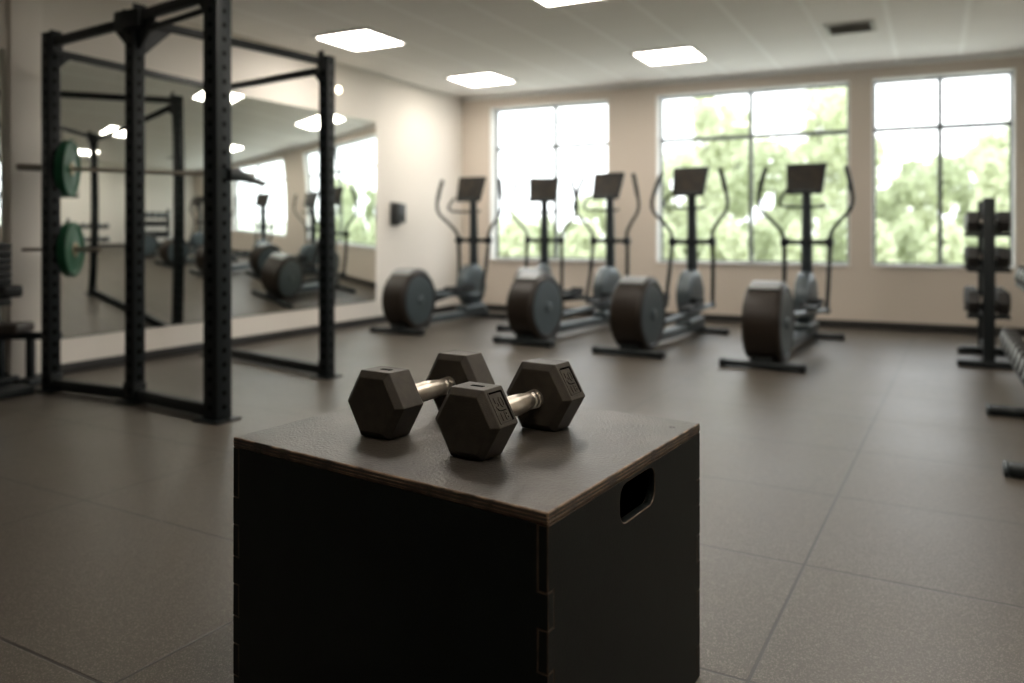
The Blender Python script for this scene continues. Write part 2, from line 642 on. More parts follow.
vent = empty('ceiling_vent', uv(7.85, .68, CEIL), ROT_U)
tag(vent, 'square grey air vent in the ceiling above the last exercise machine', 'vent')
mb = MB()
for x, y, sx, sy in ((0, .19, .42, .04), (0, -.19, .42, .04), (.19, 0, .04, .34), (-.19, 0, .04, .34)):
    mb.box((x, y, -.008), (sx, sy, .014), .003)
mb.build('frame', mat('vent_paint', (.42, .41, .38), .5), vent)
mb = MB()
for k in range(7):
    mb.box((0, -.15 + k * .05, -.009), (.34, .03, .004), rot=Matrix.Rotation(R(35), 3, 'X'))
mb.build('slats', mat('vent_slat', (.24, .235, .22), .5), vent)

# ------------------------------------------------------------------ mirrors, wall box, small wall lamp
def wall_mirror(u0, u1, lab):
    z0, z1 = .27, 2.36
    root = empty('wall_mirror', uv((u0 + u1) / 2, CV, z0), ROT_U)
    tag(root, lab, 'mirror')
    hl = (u1 - u0) / 2
    mb = MB()
    mb.box((.0055, 0, (z1 - z0) / 2), (.006, 2 * hl, z1 - z0), .001)
    mb.build('mirror_glass', M_MIRROR, root)
    mb = MB()
    mb.box((.001, 0, (z1 - z0) / 2), (.002, 2 * hl + .008, z1 - z0 + .008))
    mb.build('backing', mat('mirror_edge', (.30, .36, .34), .4), root)
    return root


wall_mirror(3.6, 7.545, 'long frameless wall mirror behind the power rack')
wall_mirror(.9, 3.31, 'second wall mirror at the left picture edge, beyond the pier')

sp = empty('wall_dispenser', uv(9.05 - .62, CV, 1.14), ROT_U)
k395 = (395 - CX) / F
u395 = CV * (k395 * U.x + U.y) / (k395 * V.x + V.y)
sp.location = uv(u395, CV, 1.15)
tag(sp, 'small black box mounted on the pale wall between mirror and machines', 'wall box')
mb = MB()
mb.box((.006, 0, .14), (.012, .20, .28), .003)
mb.build('back_plate', M_BLACK, sp)
mb = MB()
mb.box((.06, 0, .145), (.10, .17, .24), .018, seg=3)
mb.build('housing', mat('charcoal_plastic', (.03, .033, .035), .4), sp)
mb = MB()
mb.box((.113, 0, .10), (.008, .10, .06), .003)
mb.build('front_cover', M_BLACK, sp)
k337 = (337 - CX) / F
u337 = CV * (k337 * U.x + U.y) / (k337 * V.x + V.y)
d337 = (uv(u337, CV)).y
al = empty('wall_lamp', uv(u337, CV, H + 142 * d337 / F), ROT_U)
tag(al, 'tiny round lit lamp high on the mirror wall beside the rack', 'wall lamp')
mb = MB()
mb.cyl((0, 0, 0), (.02, 0, 0), .05, .05, 24, .004)
mb.build('base', M_WHITE, al)
mb = MB()
mb.lathe([(0, .036), (.012, .033), (.022, .02), (.026, 0)], (.02, 0, 0), (1, 0, 0), 20)
mb.build('bulb', mat('small_bulb', (.9, .85, .75), .4, emit=(1, .85, .62), estr=6), al)


# ------------------------------------------------------------------ wooden box
ZB = .61
bA, bB, bD = at(233, 437, ZB), at(548, 513, ZB), at(700, 423, ZB)
EA, EB = (bA - bB), (bD - bB)
LA, LB_ = EA.length, EB.length
EA.normalize(); EB.normalize()
ORG = Vector((bB.x, bB.y, 0))
box = empty('plyometric_box', ORG)
tag(box, 'large black wooden plyo box with worn edges, two dumbbells on top', 'plyo box')


def place_abz(a, b, z):
    return EA * a + EB * b + Vector((0, 0, z))


T = .02
cuts = [.588, .477, .415, .344, .282, .211, .149, .078, 0.0]


def side_outline(length, mine_first, inset):
    """outline in (along, z) of a panel with finger joints at both ends; even bands belong to the panel when mine_first"""
    zs = cuts
    right, left = [], []
    for i in range(len(zs) - 1):
        mine = (i % 2 == 0) == mine_first
        x = 0 if mine else inset
        left += [(x, zs[i]), (x, zs[i + 1])]
        right += [(length - x, zs[i]), (length - x, zs[i + 1])]
    pts = left + right[::-1]
    out = []
    for p in pts:
        if not out or (Vector(p) - Vector(out[-1])).length > 1e-6:
            out.append(p)
    return out


def rounded(cx, cz, w, h, r, n=6):
    pts = []
    for sx, sz, a0 in ((1, 1, 0), (-1, 1, 90), (-1, -1, 180), (1, -1, 270)):
        for k in range(n + 1):
            a = R(a0 + 90 * k / n)
            pts.append((cx + sx * (w / 2 - r) + r * math.cos(a), cz + sz * (h / 2 - r) + r * math.sin(a)))
    return pts


def bevelled(o, w=.0022, slot=1):
    md = o.modifiers.new('edge wear', 'BEVEL')
    md.width = w
    md.segments = 2
    md.limit_method = 'ANGLE'
    md.angle_limit = R(40)
    md.material = slot
    return o


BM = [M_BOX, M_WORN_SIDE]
g = .0006
# side panels (with the carrying slot) at a = 0 and a = LA ; front and back panels at b = 0 and b = LB_
hp = [at(p, q, 0) for p, q in ((0, 999),)]


def b_at(px):      # position along the right side for a pixel column
    k = (px - CX) / F
    return (k * ORG.y - ORG.x) / (EB.x - k * EB.y)


b0, b1 = b_at(620.5), b_at(655)
bm_ = (b0 + b1) / 2
ym = ORG.y + EB.y * bm_
zc = H - (494.5 - HY) * ym / F
zh = 38.5 * ym / F
slot = rounded(bm_, zc, b1 - b0, zh, min(zh, b1 - b0) * .36)
for nm, a0, lab in (('side_panel', 0.0, 'black side panel with a rounded carrying slot'), ('side_panel', LA - T, None)):
    mb = MB()
    mb.prism(side_outline(LB_, True, T), [slot], T, lambda c, a0=a0: place_abz(a0 + c.z, c.x, c.y))
    o = bevelled(mb.build(nm, BM, box, smooth=False))
    if lab:
        o['label'] = lab
for b_ in (0.0, LB_ - T):
    mb = MB()
    mb.prism(side_outline(LA, False, T), [], T, lambda c, b_=b_: place_abz(c.x, b_ + c.z, c.y))
    bevelled(mb.build('front_panel' if b_ == 0 else 'back_panel', BM, box, smooth=False))
mb = MB()
mb.prism([(T + g, T + g), (LA - T - g, T + g), (LA - T - g, LB_ - T - g), (T + g, LB_ - T - g)], [], T, lambda c: place_abz(c.x, c.y, c.z + .002))
bevelled(mb.build('bottom_panel', BM, box, smooth=False))
mb = MB()
mb.prism([(0, 0), (LA, 0), (LA, LB_), (0, LB_)], [], ZB - .588, lambda c: place_abz(c.x, c.y, .588 + c.z))
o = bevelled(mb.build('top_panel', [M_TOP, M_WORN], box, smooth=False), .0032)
o['label'] = 'scuffed brownish black top panel with worn edges'
# ply layers showing in the edge of the top
mb = MB()
for zz in (.5935, .600):
    mb.prism([(-.0007, -.0007), (LA + .0007, -.0007), (LA + .0007, LB_ + .0007), (-.0007, LB_ + .0007)],
             [[(.002, .002), (LA - .002, .002), (LA - .002, LB_ - .002), (.002, LB_ - .002)]], .0016,
             lambda c, zz=zz: place_abz(c.x, c.y, zz + c.z))
mb.build('plywood_layer', M_WORN, box, smooth=False)
# countersunk screw hole near the right corner
pk = at(672, 427.5, ZB) - ORG
mb = MB()
mb.lathe([(-.004, 0), (-.004, .0035), (.0006, .005), (.0008, .0065), (.0002, .007)], (pk.x, pk.y, ZB), (0, 0, 1), 16)
mb.build('screw', M_BLACK, box)


# ------------------------------------------------------------------ big hex dumbbells
def hexring(bm, y, s, zc, A):
    rr = A / math.sqrt(3) * s
    return [bm.verts.new((rr * math.cos(R(60 * k)), y, zc + rr * math.sin(R(60 * k)))) for k in range(6)]


def hex_head(y0, y1, A, ch=.013, inner=.81):
    mb = MB()
    rings = [hexring(mb.bm, y0 - ch, inner, A / 2, A), hexring(mb.bm, y0, 1, A / 2, A), hexring(mb.bm, y1, 1, A / 2, A), hexring(mb.bm, y1 + ch, inner, A / 2, A)]
    for a, b in zip(rings, rings[1:]):
        for i in range(6):
            mb.bm.faces.new([a[i], a[(i + 1) % 6], b[(i + 1) % 6], b[i]])
    mb.bm.faces.new(rings[0][::-1])
    mb.bm.faces.new(rings[-1])
    return mb


def big_dumbbell(loc, heading, lab, SP=.28, HL=.066, marked=(0, 1), AA=(.142, .155)):
    root = empty('hex_dumbbell', loc, heading)
    tag(root, lab, 'dumbbell', 'hex dumbbells on the wooden box')
    for i, y0 in enumerate((0.0, SP)):
        A = AA[i]
        mb = hex_head(y0, y0 + HL, A)
        o = mb.build('weight_head', M_HEAD, root, smooth=False)
        md = o.modifiers.new('soft edges', 'BEVEL')
        md.width = .0018
        md.segments = 3
        md.limit_method = 'ANGLE'
        md.angle_limit = R(20)
        # recessed plate with the weight on the upper right facet
        fc = Vector((math.cos(R(30)), 0, math.sin(R(30))))
        side = Vector((0, 1, 0))
        up = Vector((-math.sin(R(30)), 0, math.cos(R(30))))
        cen = Vector((0, y0 + HL / 2, A / 2)) + fc * (A / 2)
        rot = Matrix((side, up, fc)).transposed()
        w, h = HL * .72, .066
        if i in marked:
            # raised rim round a field that lies flush with the facet, so the field reads as sunk
            mb = MB()
            n_o = rounded(0, 0, w + .004, h + .004, .004, 3)
            n_i = rounded(0, 0, w, h, .003, 3)
            mb.prism(n_o, [n_i], .0016, lambda c: cen + rot @ Vector((c.x, c.y, c.z - .0004)))
            mb.build('marking_rim', M_HEAD, o, smooth=False)
            mb = MB()
            mb.prism(rounded(0, 0, w, h, .003, 3), [rounded(-.0022, -.0018, w - .0052, h - .0046, .002, 3)], .0007, lambda c: cen + rot @ Vector((c.x, c.y, c.z)))
            mb.build('marking_inner_shadow', M_SHADE_LINE, o, smooth=False)  # flat black edging stands in for the inner shadow of the field
            for txt, size, py in (('50', .034, .0075), ('LB', .0245, -.0215)):
                cu = bpy.data.curves.new('weight_marking', 'FONT')
                cu.body = txt
                cu.size = size
                cu.align_x = 'CENTER'
                cu.align_y = 'CENTER'
                cu.extrude = .0011
                cu.bevel_depth = .0002
                cu.materials.append(M_HEAD)
                tmp = bpy.data.objects.new('text_shape', cu)
                tm = bpy.data.meshes.new_from_object(tmp)
                bpy.data.objects.remove(tmp)
                to = bpy.data.objects.new('weight_marking', tm)
                COL.objects.link(to)
                to.parent = o
                to.matrix_local = Matrix.Translation(cen + up * py + side * -.001 + fc * .0004) @ rot.to_4x4()
                # a dark gap round the characters is left by their own relief
            mb = MB()
            mb.tube([cen + rot @ Vector(p) for p in ((-w * .30, .002, .0006), (-w * .27, -.0055, .0006), (-w * .1, -.0085, .0006), (w * .26, -.0085, .0006))], .0010, 6, 4)
            mb.build('marking_line', M_SHADE_LINE, o)
        if i == 1:
            continue
        # black patch on the top facet, standing for the shade in a moulded slot
        mb = MB()
        mb.prism(rounded(0, 0, .032, .013, .004, 4), [], .0009, lambda c: Vector((c.x + .004, y0 + HL / 2 + c.y, A - .0004 + c.z)))
        mb.build('top_slot_shade', M_SHADE_LINE, o, smooth=False)
    A = sum(AA) / 2
    ya, yb = HL + .008, SP - .008
    L = yb - ya
    m_ = MB()
    prof = [(0, .012), (.002, .0215), (.011, .0215), (.013, .0180), (.018, .0178), (.02, .0205), (.028, .0205), (.031, .0172), (.04, .0195)]
    for k in range(1, 10):
        t = k / 10
        prof.append((.04 + (L - .08) * t, .0195 + .0040 * math.sin(math.pi * t)))
    prof += [(L - t, r) for t, r in prof[:9][::-1]]
    m_.lathe(prof, (0, ya, A / 2), (0, 1, 0), 40)
    hd = m_.build('handle', M_CHROME, root)
    hd['label'] = 'scuffed bright steel handle'
    return root


hd_ang = -math.atan2(.545, .838)
big_dumbbell(Vector((-.092, 1.625, ZB + .0005)), hd_ang, 'front right black hex dumbbell on the wooden box, weight marks facing right')
big_dumbbell(Vector((-.306, 1.787, ZB + .0005)), hd_ang - R(.5), 'rear left black hex dumbbell on the wooden box, plain side facing right', marked=(), AA=(.148, .151))


# ------------------------------------------------------------------ elliptical trainer
def elliptical(swing=.10, crank=35, L=1.9):
    root = empty('elliptical_trainer')
    # feet
    for y, w in ((0, .60), (L, .56)):
        mb = MB()
        mb.box((0, y, .035), (w, .085, .05), .014, seg=3)
        f = mb.build('stabilizer_foot', M_METAL, root)
        for s in (-1, 1):
            c = MB()
            c.box((s * (w / 2 + .004), y, .035), (.05, .092, .06), .012, seg=3)
            c.build('end_cap', M_BLACK, f)
    # rear drum
    yc, zc, r, hw = .22, .345, .318, .135
    mb = MB()
    mb.lathe([(-hw, 0), (-hw, .255), (-hw - .012, .270), (-hw - .006, .297), (-hw + .02, r), (0, r + .006), (hw - .02, r), (hw + .006, .297), (hw + .012, .270), (hw, .255), (hw, 0)], (0, yc, zc), (1, 0, 0), 56)
    d = mb.build('rear_drum', M_TREAD, root)
    for s in (-1, 1):
        mb = MB()
        mb.lathe([(hw - .01, 0), (hw + .004, .0), (hw + .010, .05), (hw + .006, .12), (hw + .012, .20), (hw + .009, .253), (hw - .01, .257)], (0, yc, zc), (s, 0, 0), 48)
        p = mb.build('side_disc', M_SLATE, d)
        mb = MB()
        mb.lathe([(hw, .05), (hw + .02, .048), (hw + .026, .036), (hw + .028, 0)], (0, yc, zc), (s, 0, 0), 24)
        mb.build('hub_cap', M_GREYM, d)
    mb = MB()
    mb.box((0, .24, .06), (.16, .50, .07), .012)
    mb.build('drum_cradle', M_METAL, root)
    # pale silver strip laid along the top of the drum
    mb = MB()
    n = 14
    for k in range(n):
        a0, a1 = R(58 + 64 * k / n), R(58 + 64 * (k + 1) / n)
        for q in range(1):
            pts = []
            for a in (a0, a1):
                for rad in (r + .004, r + .016):
                    pts.append((a, rad))
            vv = []
            for a, rad in pts:
                for x in (-.115, .115):
                    vv.append(mb.bm.verts.new((x, yc + rad * math.cos(a), zc + rad * math.sin(a))))
            for f_ in ((0, 1, 5, 4), (2, 3, 7, 6), (0, 2, 6, 4), (1, 3, 7, 5)):
                mb.bm.faces.new([vv[i] for i in f_])
            if k == 0:
                mb.bm.faces.new([vv[i] for i in (0, 1, 3, 2)])
            if k == n - 1:
                mb.bm.faces.new([vv[i] for i in (4, 5, 7, 6)])
    bmesh.ops.remove_doubles(mb.bm, verts=mb.bm.verts, dist=1e-5)
    mb.build('drum_top_strip', M_SILVER, root)
    # centre rail
    mb = MB()
    mb.box((0, (.48 + L) / 2, .095), (.12, L - .46, .085), .018, seg=3)
    mb.box((0, L - .30, .15), (.17, .46, .10), .03, seg=3)
    mb.build('frame_rail', M_GREYM, root)
    # front housing
    yh, zh_ = L - .30, .43
    mb = MB()
    mb.lathe([(-.075, 0), (-.075, .20), (-.06, .245), (0, .255), (.06, .245), (.075, .20), (.075, 0)], (0, yh, zh_), (1, 0, 0), 44)
    hs = mb.build('front_housing', M_GREYM, root)
    for s in (-1, 1):
        mb = MB()
        mb.lathe([(.07, 0), (.082, 0), (.088, .10), (.080, .195), (.07, .20)], (0, yh, zh_), (s, 0, 0), 40)
        mb.build('housing_cover', M_SLATE, hs)
    # column
    mb = MB()
    mb.tube([(0, L - .22, .20), (0, L - .24, .60), (0, L - .245, 1.0), (0, L - .25, 1.30), (0, L - .26, 1.50)], [.060, .056, .052, .046, .042], 14)
    mb.box((0, L - .22, .17), (.13, .2, .12), .03, seg=3)
    mb.build('column', mat('dark_slate_metal', (.020, .028, .033), .4, spec=.4), root)
    yp = L - .245
    zp = .97
    mb = MB()
    mb.cyl((-.23, yp, zp), (.23, yp, zp), .024, bev=.004)
    for s in (-1, 1):
        mb.cyl((s * .175, yp, zp), (s * .245, yp, zp), .042, bev=.008)
    mb.box((0, yp, zp), (.10, .10, .09), .015)
    mb.build('cross_bar', M_METAL, root)
    # console
    tilt = Matrix.Rotation(R(-20), 3, 'X')
    c0 = Vector((0, L - .32, 1.58))
    mb = MB()
    mb.prism([(-.190, .165), (.190, .165), (.165, -.15), (-.165, -.15)], [], .035, lambda c: c0 + tilt @ Vector((c.x, c.z - .017, c.y)))
    cs = mb.build('console', M_BLACK, root, smooth=False)
    md = cs.modifiers.new('soft', 'BEVEL'); md.width = .008; md.segments = 3; md.limit_method = 'ANGLE'
    mb = MB()
    mb.prism([(-.158, .130), (.158, .130), (.140, -.10), (-.140, -.10)], [], .003, lambda c: c0 + tilt @ Vector((c.x, c.z - .0195, c.y)))
    mb.build('screen', M_SCREEN, cs, smooth=False)
    mb = MB()
    for x in (-.09, -.045, 0, .045, .09):
        mb.cyl(c0 + tilt @ Vector((x, -.016, -.125)), c0 + tilt @ Vector((x, -.022, -.125)), .010, n=12)
    mb.build('console_buttons', M_GREYM, cs)
    mb = MB()
    mb.tube([(0, L - .26, 1.45), (0, L - .275, 1.55)], .04, 12, 0)
    mb.build('console_neck', M_METAL, root)
    # fixed grip loop below the console
    mb = MB()
    mb.tube([(-.15, L - .44, 1.48), (-.205, L - .48, 1.38), (-.20, L - .44, 1.325), (-.11, L - .32, 1.315), (0, L - .25, 1.315), (.11, L - .32, 1.315), (.19, L - .42, 1.32)], .0135, 10)
    mb.build('grip_bar', M_METAL, root)
    # swing arms, handles, pedals
    for s in (-1, 1):
        sw = swing * s                           # one forward, one back
        def P(x, dy, z):
            return (s * x, yp + dy + (z - zp) * sw * 1.6, z)
        foot = P(.215, -.10, .33)
        mb = MB()
        mb.tube([P(.215, 0, zp), P(.215, -.03, .65), foot], [.022, .021, .020], 10)
        mb.ball(foot, .036)
        mb.build('swing_arm', M_METAL, root)
        mb = MB()
        mb.tube([P(.215, 0, zp - .03), P(.225, -.02, 1.06), P(.30, -.06, 1.17), P(.395, -.10, 1.275), P(.425, -.11, 1.37), P(.405, -.10, 1.50), P(.35, -.06, 1.70)],
                [.020, .019, .018, .017, .0175, .019, .019], 10, 7)
        h_ = mb.build('swing_handle', M_METAL, root)
        mb = MB()
        mb.tube([P(.410, -.104, 1.47), P(.385, -.087, 1.58), P(.349, -.058, 1.705)], [.0235, .0235, .023], 10)
        mb.build('foam_grip', M_BLACK, h_)
        pin = Vector((s * .10, yc + .27, zc - .03 + .07 * s * (1 if crank < 100 else -1)))
        mb = MB()
        mb.cyl(pin + Vector((-s * .03, 0, 0)), pin + Vector((s * .045, 0, 0)), .034, n=18, bev=.006)
        mb.build('pivot_roller', M_METAL, root)
        mb = MB()
        fv = Vector(foot)
        mb.tube([pin + Vector((s * .015, 0, 0)), fv], [.026, .024], 12, 0)
        pb = mb.build('pedal_bar', M_GREYM if s > 0 else M_METAL, root)
        mid = pin.lerp(fv, .58)
        slope = math.atan2(fv.z - pin.z, fv.y - pin.y)
        rt = Matrix.Rotation(slope * .5, 3, 'X')
        mb = MB()
        mb.box(mid + Vector((-s * .005, 0, .045)), (.15, .36, .03), .012, rt, 3)
        mb.box(mid + rt @ Vector((-s * .005, .17, .085)), (.15, .02, .06), .008, rt)
        for q in (-1, 1):
            mb.box(mid + rt @ Vector((-s * .005 + q * .07, .03, .075)), (.014, .28, .035), .005, rt)
        mb.build('foot_pedal', M_BLACK, root)
    return root


# rear foot (px, py) on the floor, column px and depth used for the heading
ell = [((762, 369.5), (813, 337.5), 'rightmost elliptical trainer, in front of the gap between middle and right windows'),
       ((628, 356), (700, 333.0), 'elliptical trainer in front of the wide middle window, second from the right'),
       ((523, 345), (620, 324.5), 'middle elliptical trainer, against the wall between left and middle windows'),
       ((397, 334), (484, 318.0), 'leftmost elliptical trainer, nearest the mirror wall'),
       ((527, 331.5), (548, 316.0), 'elliptical trainer half hidden behind the middle one, before the left window')]
proto_e = None
for i, (rf, ff, lab) in enumerate(ell):
    p, q = at(*rf), at(*ff)
    Lm = min(max((q - p).length, 1.75), 2.1)
    if i == 4:
        Lm = 1.55
    d = (q - p).normalized()
    e_ = elliptical(swing=(.10, -.10, -.06, .08, -.1)[i], crank=(20, 200, 160, 30, 120)[i], L=Lm)
    e_.location = p
    e_.rotation_euler = (0, 0, -math.atan2(d.x, d.y))
    tag(e_, lab, 'elliptical trainer', 'elliptical trainers facing the windows')

# ------------------------------------------------------------------ power rack
rack = empty('power_rack', at(137, 402))
tag(rack, 'tall black steel power rack with perforated posts before the mirror', 'power rack')
RO = rack.location.copy()
posts = {1: (Vector((-3.10, 5.38, 0)), 2.40), 2: (Vector((-2.375, 5.04, 0)), 2.45), 3: (Vector((-1.675, 4.55, 0)), 2.47),
         4: (Vector((-1.365, 5.90, 0)), 2.36), 5: (Vector((-2.60, 6.95, 0)), 2.36)}
PW = .085
for k, (p, h) in posts.items():
    w = .11 if k == 3 else PW
    mb = MB()
    mb.box((0, 0, h / 2 + .004), (w, w, h - .008), .006)
    o = mb.build('upright', M_POST, rack, loc=p - RO, rot=ROT_U)
    mb = MB()
    mb.box((0, 0, .006), (w + .09, w + .07, .012), .003)
    for sx in (-1, 1):
        mb.cyl((sx * (w / 2 + .025), 0, .012), (sx * (w / 2 + .025), 0, .024), .012, n=6)
    mb.build('base_plate', M_METAL, o)
    mb = MB()
    mb.box((0, 0, h), (w + .004, w + .004, .010), .003)
    mb.build('post_cap', M_BLACK, o)


def rail(a, b, za, zb, w, hgt, name='cross_member', ends=True):
    pa, pb = posts[a][0] + Vector((0, 0, za)), posts[b][0] + Vector((0, 0, zb))
    d = (pb - pa)
    rot = d.to_track_quat('X', 'Z').to_matrix()
    mb = MB()
    mb.box((pa + pb) / 2 - RO, (d.length - PW * .6, w, hgt), .005, rot)
    if ends:
        dn = d.normalized()
        for e_, sg in ((pa, 1), (pb, -1)):
            c = e_ + dn * sg * (PW * .5 + .010) - RO
            mb.box(c, (.012, PW, .15), .002, rot)
    return mb.build(name, M_METAL, rack)


rail(1, 2, .05, .05, .06, .07)
rail(2, 3, .05, .05, .06, .07)
rail(3, 5, .05, .05, .06, .07) if False else None
rail(5, 4, .05, .05, .06, .07)
rail(1, 2, 2.34, 2.40, .05, .055)
rail(2, 3, 2.42, 2.43, .05, .06)
rail(2, 4, 2.40, 2.32, .045, .05)
rail(1, 5, 2.28, 2.33, .045, .05)
rail(5, 4, 2.30, 2.27, .045, .05)
mb = MB()
pb_a, pb_b = posts[2][0] + Vector((.05, -.02, 2.33)) - RO, posts[3][0] + Vector((-.05, .05, 2.36)) - RO
mb.tube([pb_a, pb_b], .018, 14, 0)
mb.build('pull_up_bar', M_METAL, rack)


def gusset(k, toward, z, size=.16):
    p = posts[k][0]
    d = (posts[toward][0] - p).normalized()
    nrm = Vector((-d.y, d.x, 0))
    mb = MB()
    mb.prism([(PW * .5, 0), (PW * .5 + size, 0), (PW * .5 + size * .95, -.03), (PW * .5 + .02, -size), (PW * .5, -size)], [], .012,
             lambda c: p - RO + d * c.x + nrm * (c.z - .006) + Vector((0, 0, z + c.y)))
    mb.build('gusset_plate', M_METAL, rack, smooth=False)


gusset(2, 1, 2.40); gusset(2, 3, 2.42, .2); gusset(2, 4, 2.40, .2); gusset(4, 5, 2.29, .13); gusset(3, 2, 2.44, .16); gusset(1, 5, 2.28, .1); gusset(5, 4, 2.30, .1)
mb = MB()
mb.box(posts[2][0] - RO + Vector((-.01, 0, 2.40)), (.24, .11, .12), .01, Matrix.Rotation(ROT_U, 3, 'Z'))
mb.build('joint_bracket', M_METAL, rack)
# safety arm going back from the near post, and hooks carrying the bar
BZ0, BZ1 = 1.515, 1.475
BX0, BX1 = Vector((-3.372, 5.45, BZ0)), Vector((-1.862, 5.80, BZ1))
mb = MB()
zt = 1.36
e3 = posts[3][0] + Vector((.055, .05, 1.40))
mb.tube([e3 - RO + Vector((0, -.06, 0)), e3 - RO + Vector((.03, .02, .0)), Vector((-1.62, 5.0, 1.40)) - RO], [.035, .04, .02], 10, 0)
mb.tube([e3 - RO + Vector((.02, .02, 0)), Vector((-1.80, 5.79, 1.42)) - RO], .022, 10, 0)
mb.build('safety_arm', M_METAL, rack)
mb = MB()
p1 = posts[1][0]
mb.box(Vector((p1.x + .0, p1.y + .10, BZ0 - .045)) - RO, (.05, .14, .03), .004)
mb.box(Vector((p1.x + .0, p1.y + .165, BZ0 - .02)) - RO, (.05, .012, .07), .003)
mb.build('bar_hook', M_METAL, rack)
# storage peg low on the first post
PZ = H - 17.5 * 5.55 / F
pgA, pgB = Vector((-3.36, 5.49, PZ)), Vector((-2.86, 5.58, PZ))
mb = MB()
mb.tube([pgA - RO, pgB - RO], .0125, 14, 0)
sg = mb.build('storage_peg', M_STEEL, rack)
mb = MB()
mb.box(Vector((p1.x, p1.y + .08, PZ)) - RO, (.06, .09, .07), .006)
mb.build('peg_bracket', M_METAL, rack)

bb = empty('barbell', BX0)
tag(bb, 'steel barbell racked at chest height across the power rack', 'barbell')
d = (BX1 - BX0)
L = d.length
dn = d.normalized()
mb = MB(); mb.tube([dn * .26, dn * (L - .2)], .0135, 14, 0); mb.build('shaft', M_STEEL, bb)
for t0_, t1_ in ((0, .27), (L - .21, L)):
    mb = MB(); mb.cyl(dn * t0_, dn * t1_, .0235, n=20, bev=.003)
    sl_ = mb.build('sleeve', M_STEEL, bb)
    c = t1_ if t0_ == 0 else t0_
    mb = MB(); mb.cyl(dn * (c - .012), dn * (c + .012), .036, n=24, bev=.004); mb.build('sleeve_collar', M_STEEL, sl_)


def plate(c, axis, r, lab):
    c = Vector(c)
    root = empty('weight_plate', c)
    tag(root, lab, 'weight plate', 'green plates on the rack')
    mb = MB()
    mb.lathe([(-.028, .026), (-.028, .06), (-.022, .075), (-.022, r * .80), (-.030, r * .84), (-.030, r - .008), (-.022, r), (.022, r), (.030, r - .008), (.030, r * .84), (.022, r * .80), (.022, .075), (.028, .06), (.028, .026), (-.028, .026)], (0, 0, 0), axis, 48)
    mb.build('rubber_disc', M_GREEN, root)
    mb = MB()
    mb.lathe([(-.034, .0245), (-.034, .048), (-.030, .052), (.030, .052), (.034, .048), (.034, .0245), (-.034, .0245)], (0, 0, 0), axis, 32)
    mb.build('steel_hub', mat('dull_brass_steel', (.28, .24, .15), .4, metal=.7), root)
    return root


ct = ((68 - CX) / F * BX0.y - BX0.x) / (dn.x - (68 - CX) / F * dn.y)
plate(BX0 + dn * ct, dn, .198, 'upper green weight plate, on the racked barbell')
dp = (pgB - pgA).normalized()
ct = ((71 - CX) / F * pgA.y - pgA.x) / (dp.x - (71 - CX) / F * dp.y)
plate(pgA + dp * ct, dp, .190, 'lower green weight plate, hanging on the rack storage peg')

# ------------------------------------------------------------------ machine and bench at the left picture edge
cm = empty('cable_machine', Vector((-3.30, 5.08, 0)), ROT_U)
tag(cm, 'dark cable machine cut off by the left picture edge', 'exercise machine')
mb = MB()
mb.box((-.06, 0, 1.0), (.06, .06, 1.99), .008); mb.build('upright', M_METAL, cm)
mb = MB()
mb.box((-.04, 0, .03), (.16, .5, .06), .012); mb.build('base', M_METAL, cm)
for k in range(9):
    mb = MB(); mb.box((.0, 0, .62 + k * .045), (.12, .18, .041), .008); mb.build('stack_plate', M_BLACK, cm)
mb = MB(); mb.cyl((0, 0, .06), (0, 0, 1.9), .010, n=12); mb.build('guide_rod', M_STEEL, cm)
mb = MB(); mb.cyl((-.02, -.02, 1.92), (-.02, .02, 1.92), .06, n=24, bev=.006); mb.build('pulley', M_BLACK, cm)
mb = MB(); mb.box((.16, .0, .70), (.16, .12, .075), .02, seg=3); mb.build('arm_pad', M_BLACK, cm)

wb = empty('weight_bench', Vector((-3.40, 5.60, 0)), 0)
tag(wb, 'low weight bench with brown seat pad at the left picture edge', 'bench')
mb = MB(); mb.box((-.12, 0, .40), (.24, .22, .07), .02, seg=3); mb.build('seat', M_PAD, wb)
mb = MB(); mb.box((.02, 0, .345), (.44, .06, .05), .008); mb.build('frame_beam', M_METAL, wb)
for x in (-.18, .03):
    mb = MB(); mb.box((x, 0, .19), (.045, .05, .27), .006); mb.build('leg', M_METAL, wb)
for x in (-.18, .03):
    mb = MB(); mb.box((x + .02, 0, .03), (.12, .28, .055), .012); mb.build('foot', M_METAL, wb)


# ------------------------------------------------------------------ small hex dumbbells (for the racks)
def small_dumbbell(A=.12, HLn=.075, gap=.12, head=None):
    """axis along local x, resting on local z = 0"""
    root = empty('dumbbell')
    for s in (-1, 1):
        mb = MB()
        x0 = s * gap / 2
        x1 = s * (gap / 2 + HLn)
        def ring(x, k):
            rr = A / math.sqrt(3) * k
            return [mb.bm.verts.new((x, rr * math.cos(R(60 * i)), A / 2 + rr * math.sin(R(60 * i)))) for i in range(6)]
        rs = [ring(x0, .8), ring(x0 + s * .01, 1), ring(x1 - s * .01, 1), ring(x1, .8)]
        for a, b in zip(rs, rs[1:]):
            for i in range(6):
                mb.bm.faces.new([a[i], a[(i + 1) % 6], b[(i + 1) % 6], b[i]])
        mb.bm.faces.new(rs[0]); mb.bm.faces.new(rs[-1])
        h_ = mb.build('weight_head', M_RUB, root, smooth=False)
        mb = MB()
        mb.cyl((x1 - s * .002, 0, A / 2), (x1 + s * .004, 0, A / 2), A * .36, n=24, bev=.002)
        mb.build('end_disc', head or M_GREYHEAD, h_)
    mb = MB()
    mb.cyl((-gap / 2 - .002, 0, A / 2), (gap / 2 + .002, 0, A / 2), .015, n=14)
    mb.build('handle', M_CHROME, root)
    return root


